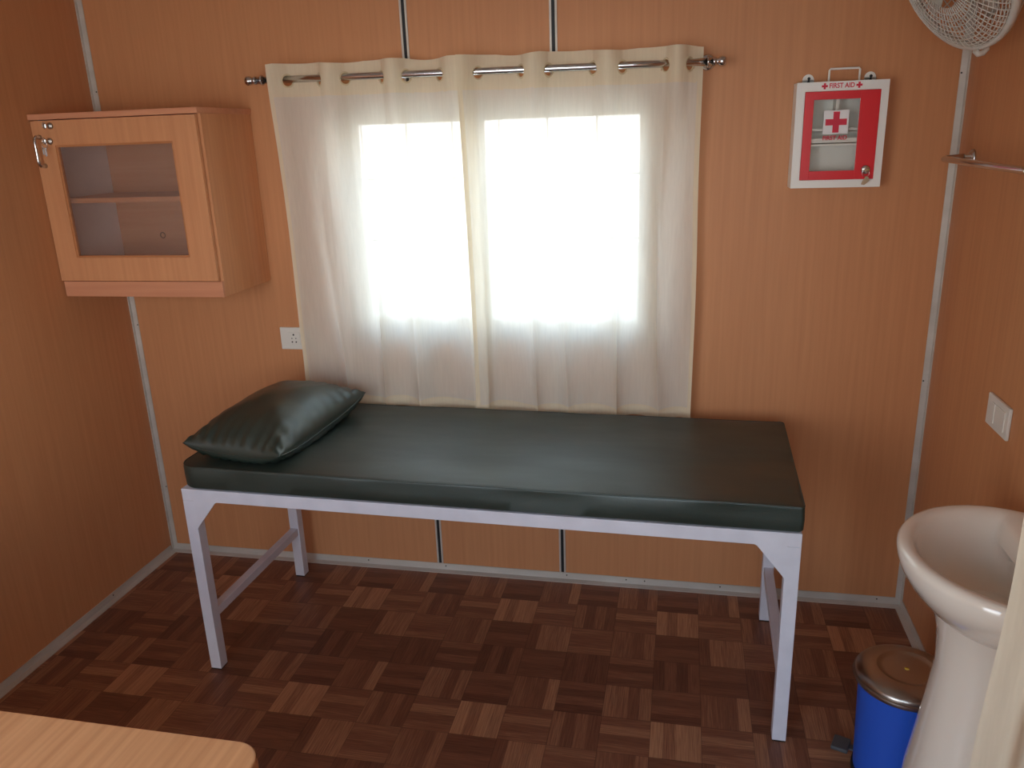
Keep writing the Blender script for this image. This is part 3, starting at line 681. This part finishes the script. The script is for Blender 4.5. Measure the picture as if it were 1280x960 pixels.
# ------------------------------------------------------------------ pedal bin
BNX, BNY, BNR, BNZ = 2.720, -.845, .118, .320
pb = thing('pedal_bin', 'blue pedal bin with round steel lid beside the basin', 'bin', (BNX, BNY, 0))
bm = NB(); lathe(bm, [(.100, .012), (.103, .014), (.112, BNZ-.022), (.113, BNZ-.016)], (BNX, BNY, 0), (0, 0, 1), 56); obj('body', bm, M_BLUE, pb, smooth_angle=50)
bm = NB(); lathe(bm, [(.106, 0), (.108, .004), (.107, .016), (.103, .018)], (BNX, BNY, 0), (0, 0, 1), 56); obj('base_ring', bm, M_BLACK, pb, smooth_angle=50)
bm = NB(); lathe(bm, [(.118, BNZ-.024), (.125, BNZ-.022), (.1275, BNZ-.016), (.1265, BNZ-.011), (.122, BNZ-.009), (.1225, BNZ-.004), (.118, BNZ+.002), (.104, BNZ+.009), (.086, BNZ+.014), (.074, BNZ+.016), (.070, BNZ+.0155), (.066, BNZ+.0115), (.055, BNZ+.0115), (.03, BNZ+.014), (.004, BNZ+.015)], (BNX, BNY, 0), (0, 0, 1), 72)
lid = obj('lid', bm, M_STEEL, pb, smooth_angle=50); lid['label'] = 'round stainless steel lid'
bm = NB(); lathe(bm, [(.006, 0), (.0055, .0008), (.002, .001)], (BNX-.002, BNY-.004, BNZ+.0148), (0, 0, 1), 7); obj('paint_chip', bm, M_YEL, lid)
bm = NB(); box(bm, BNX-.015, BNX+.015, BNY+.108, BNY+.128, BNZ-.05, BNZ-.005, 0, .004); obj('hinge', bm, M_STEEL, pb)
pd = Vector((-.93, .36, 0)).normalized(); ps = Vector((-pd.y, pd.x, 0))
bm = NB(); c0 = Vector((BNX, BNY, 0))
def obx(bm, c, dx_, dy_, hx_, hy_, z0, z1, bev=.002):
    vs2 = [bm.verts.new((c+dx_*sx*hx_+dy_*sy*hy_)[:2]+(z,)) for sx in (-1, 1) for sy in (-1, 1) for z in (z0, z1)]
    fs = [bm.faces.new([vs2[k] for k in q_]) for q_ in ((0, 1, 3, 2), (4, 6, 7, 5), (0, 4, 5, 1), (2, 3, 7, 6), (0, 2, 6, 4), (1, 5, 7, 3))]
    bmesh.ops.recalc_face_normals(bm, faces=fs)
    if bev: bmesh.ops.bevel(bm, geom=list({e for f in fs for e in f.edges}), offset=bev, segments=2, profile=.6, affect='EDGES')
obx(bm, c0+pd*.137, pd, ps, .022, .027, .030, .042, .004); obx(bm, c0+pd*.106, pd, ps, .016, .010, .033, .038, .001); obj('pedal', bm, M_PEDAL, pb)
bm = NB(); aa = math.atan2(.62, -.80)
Rk = []
for k in range(7):
    a = aa-.16+.32*k/6; r0, r1 = .1105, .1135; c_, s_ = math.cos(a), math.sin(a)
    Rk.append([(BNX+r0*c_, BNY+r0*s_, .225), (BNX+r1*c_, BNY+r1*s_, .225), (BNX+r1*c_, BNY+r1*s_, .285), (BNX+r0*c_, BNY+r0*s_, .285)])
loft(bm, Rk, smooth=False); obj('label_sticker', bm, M_YEL, pb)

# ------------------------------------------------------------------ table in the foreground
TZ = .75
tb = thing('table', 'beech topped table at the lower left, corner nearest the camera', 'table', (.85, -2.1, 0))
bm = NB(); o = rr_outline(.20, 1.490, -2.42, -1.797, [.02, .02, .045, .02], 10)
def tr_(inset, z): return [(.845+(x-.845)*(1-inset/.645), -2.11+(y+2.11)*(1-inset/.31), z) for (x, y) in o]
loft(bm, [tr_(.003, TZ-.028), tr_(0, TZ-.026), tr_(0, TZ-.003), tr_(.001, TZ-.001), tr_(.003, TZ)], smooth=False)
obj('tabletop', bm, M_TABLE, tb)
bm = NB(); loft(bm, [tr_(-.0012, TZ-.026), tr_(-.0012, TZ-.004)], False, False, False); obj('edge_band', bm, M_EDGE, tb)
for x in (.24, 1.36): 
    bm = NB(); box(bm, x, x+.018, -2.38, -1.86, 0, TZ-.028, 0, .001); obj('side_panel', bm, M_CAB, tb)
bm = NB(); box(bm, .258, 1.36, -2.12, -2.102, .30, TZ-.028, 0, .001); obj('modesty_panel', bm, M_CABH, tb)

# ------------------------------------------------------------------ cream privacy curtain at the right edge
pc = thing('privacy_curtain', 'cream privacy curtain hanging at the right edge in front of the basin', 'curtain', (2.77, -1.62, 1.9))
bm = NB(); tube(bm, [(W-.006, -1.62, 2.05), (2.2, -1.62, 2.05)], .011, 16); lathe(bm, [(.026, 0), (.026, .005), (.014, .010)], (W, -1.62, 2.05), (-1, 0, 0), 24); obj('support_rod', bm, M_CHROME, pc)
bm = NB(); nx, nz = 90, 80; G = {}
for i in range(nx+1):
    for k in range(nz+1):
        u, t = i/nx, k/nz; z = 2.07-2.00*t
        xl = 2.602-.012*(z < 1.0)*(1.0-z)+.006*math.sin(z*7)
        x = xl+(W-.012-xl)*u
        y = -1.62+.018*math.sin(u*PI*8.5+.6*math.sin(z*2.2)+1.2)*(.6+.4*t)+.006*noise.noise(Vector((x*12, z*3, 1)))
        if abs(z-2.05) < .03: y = -1.62 + (.018*math.sin(u*PI*8.5+.6*math.sin(z*2.2)+1.2))
        G[i, k] = bm.verts.new((x, y, z))
for i in range(nx):
    for k in range(nz):
        f = bm.faces.new((G[i, k], G[i+1, k], G[i+1, k+1], G[i, k+1])); f.smooth = True
obj('drape', bm, M_DRAPE, pc, fix=False)
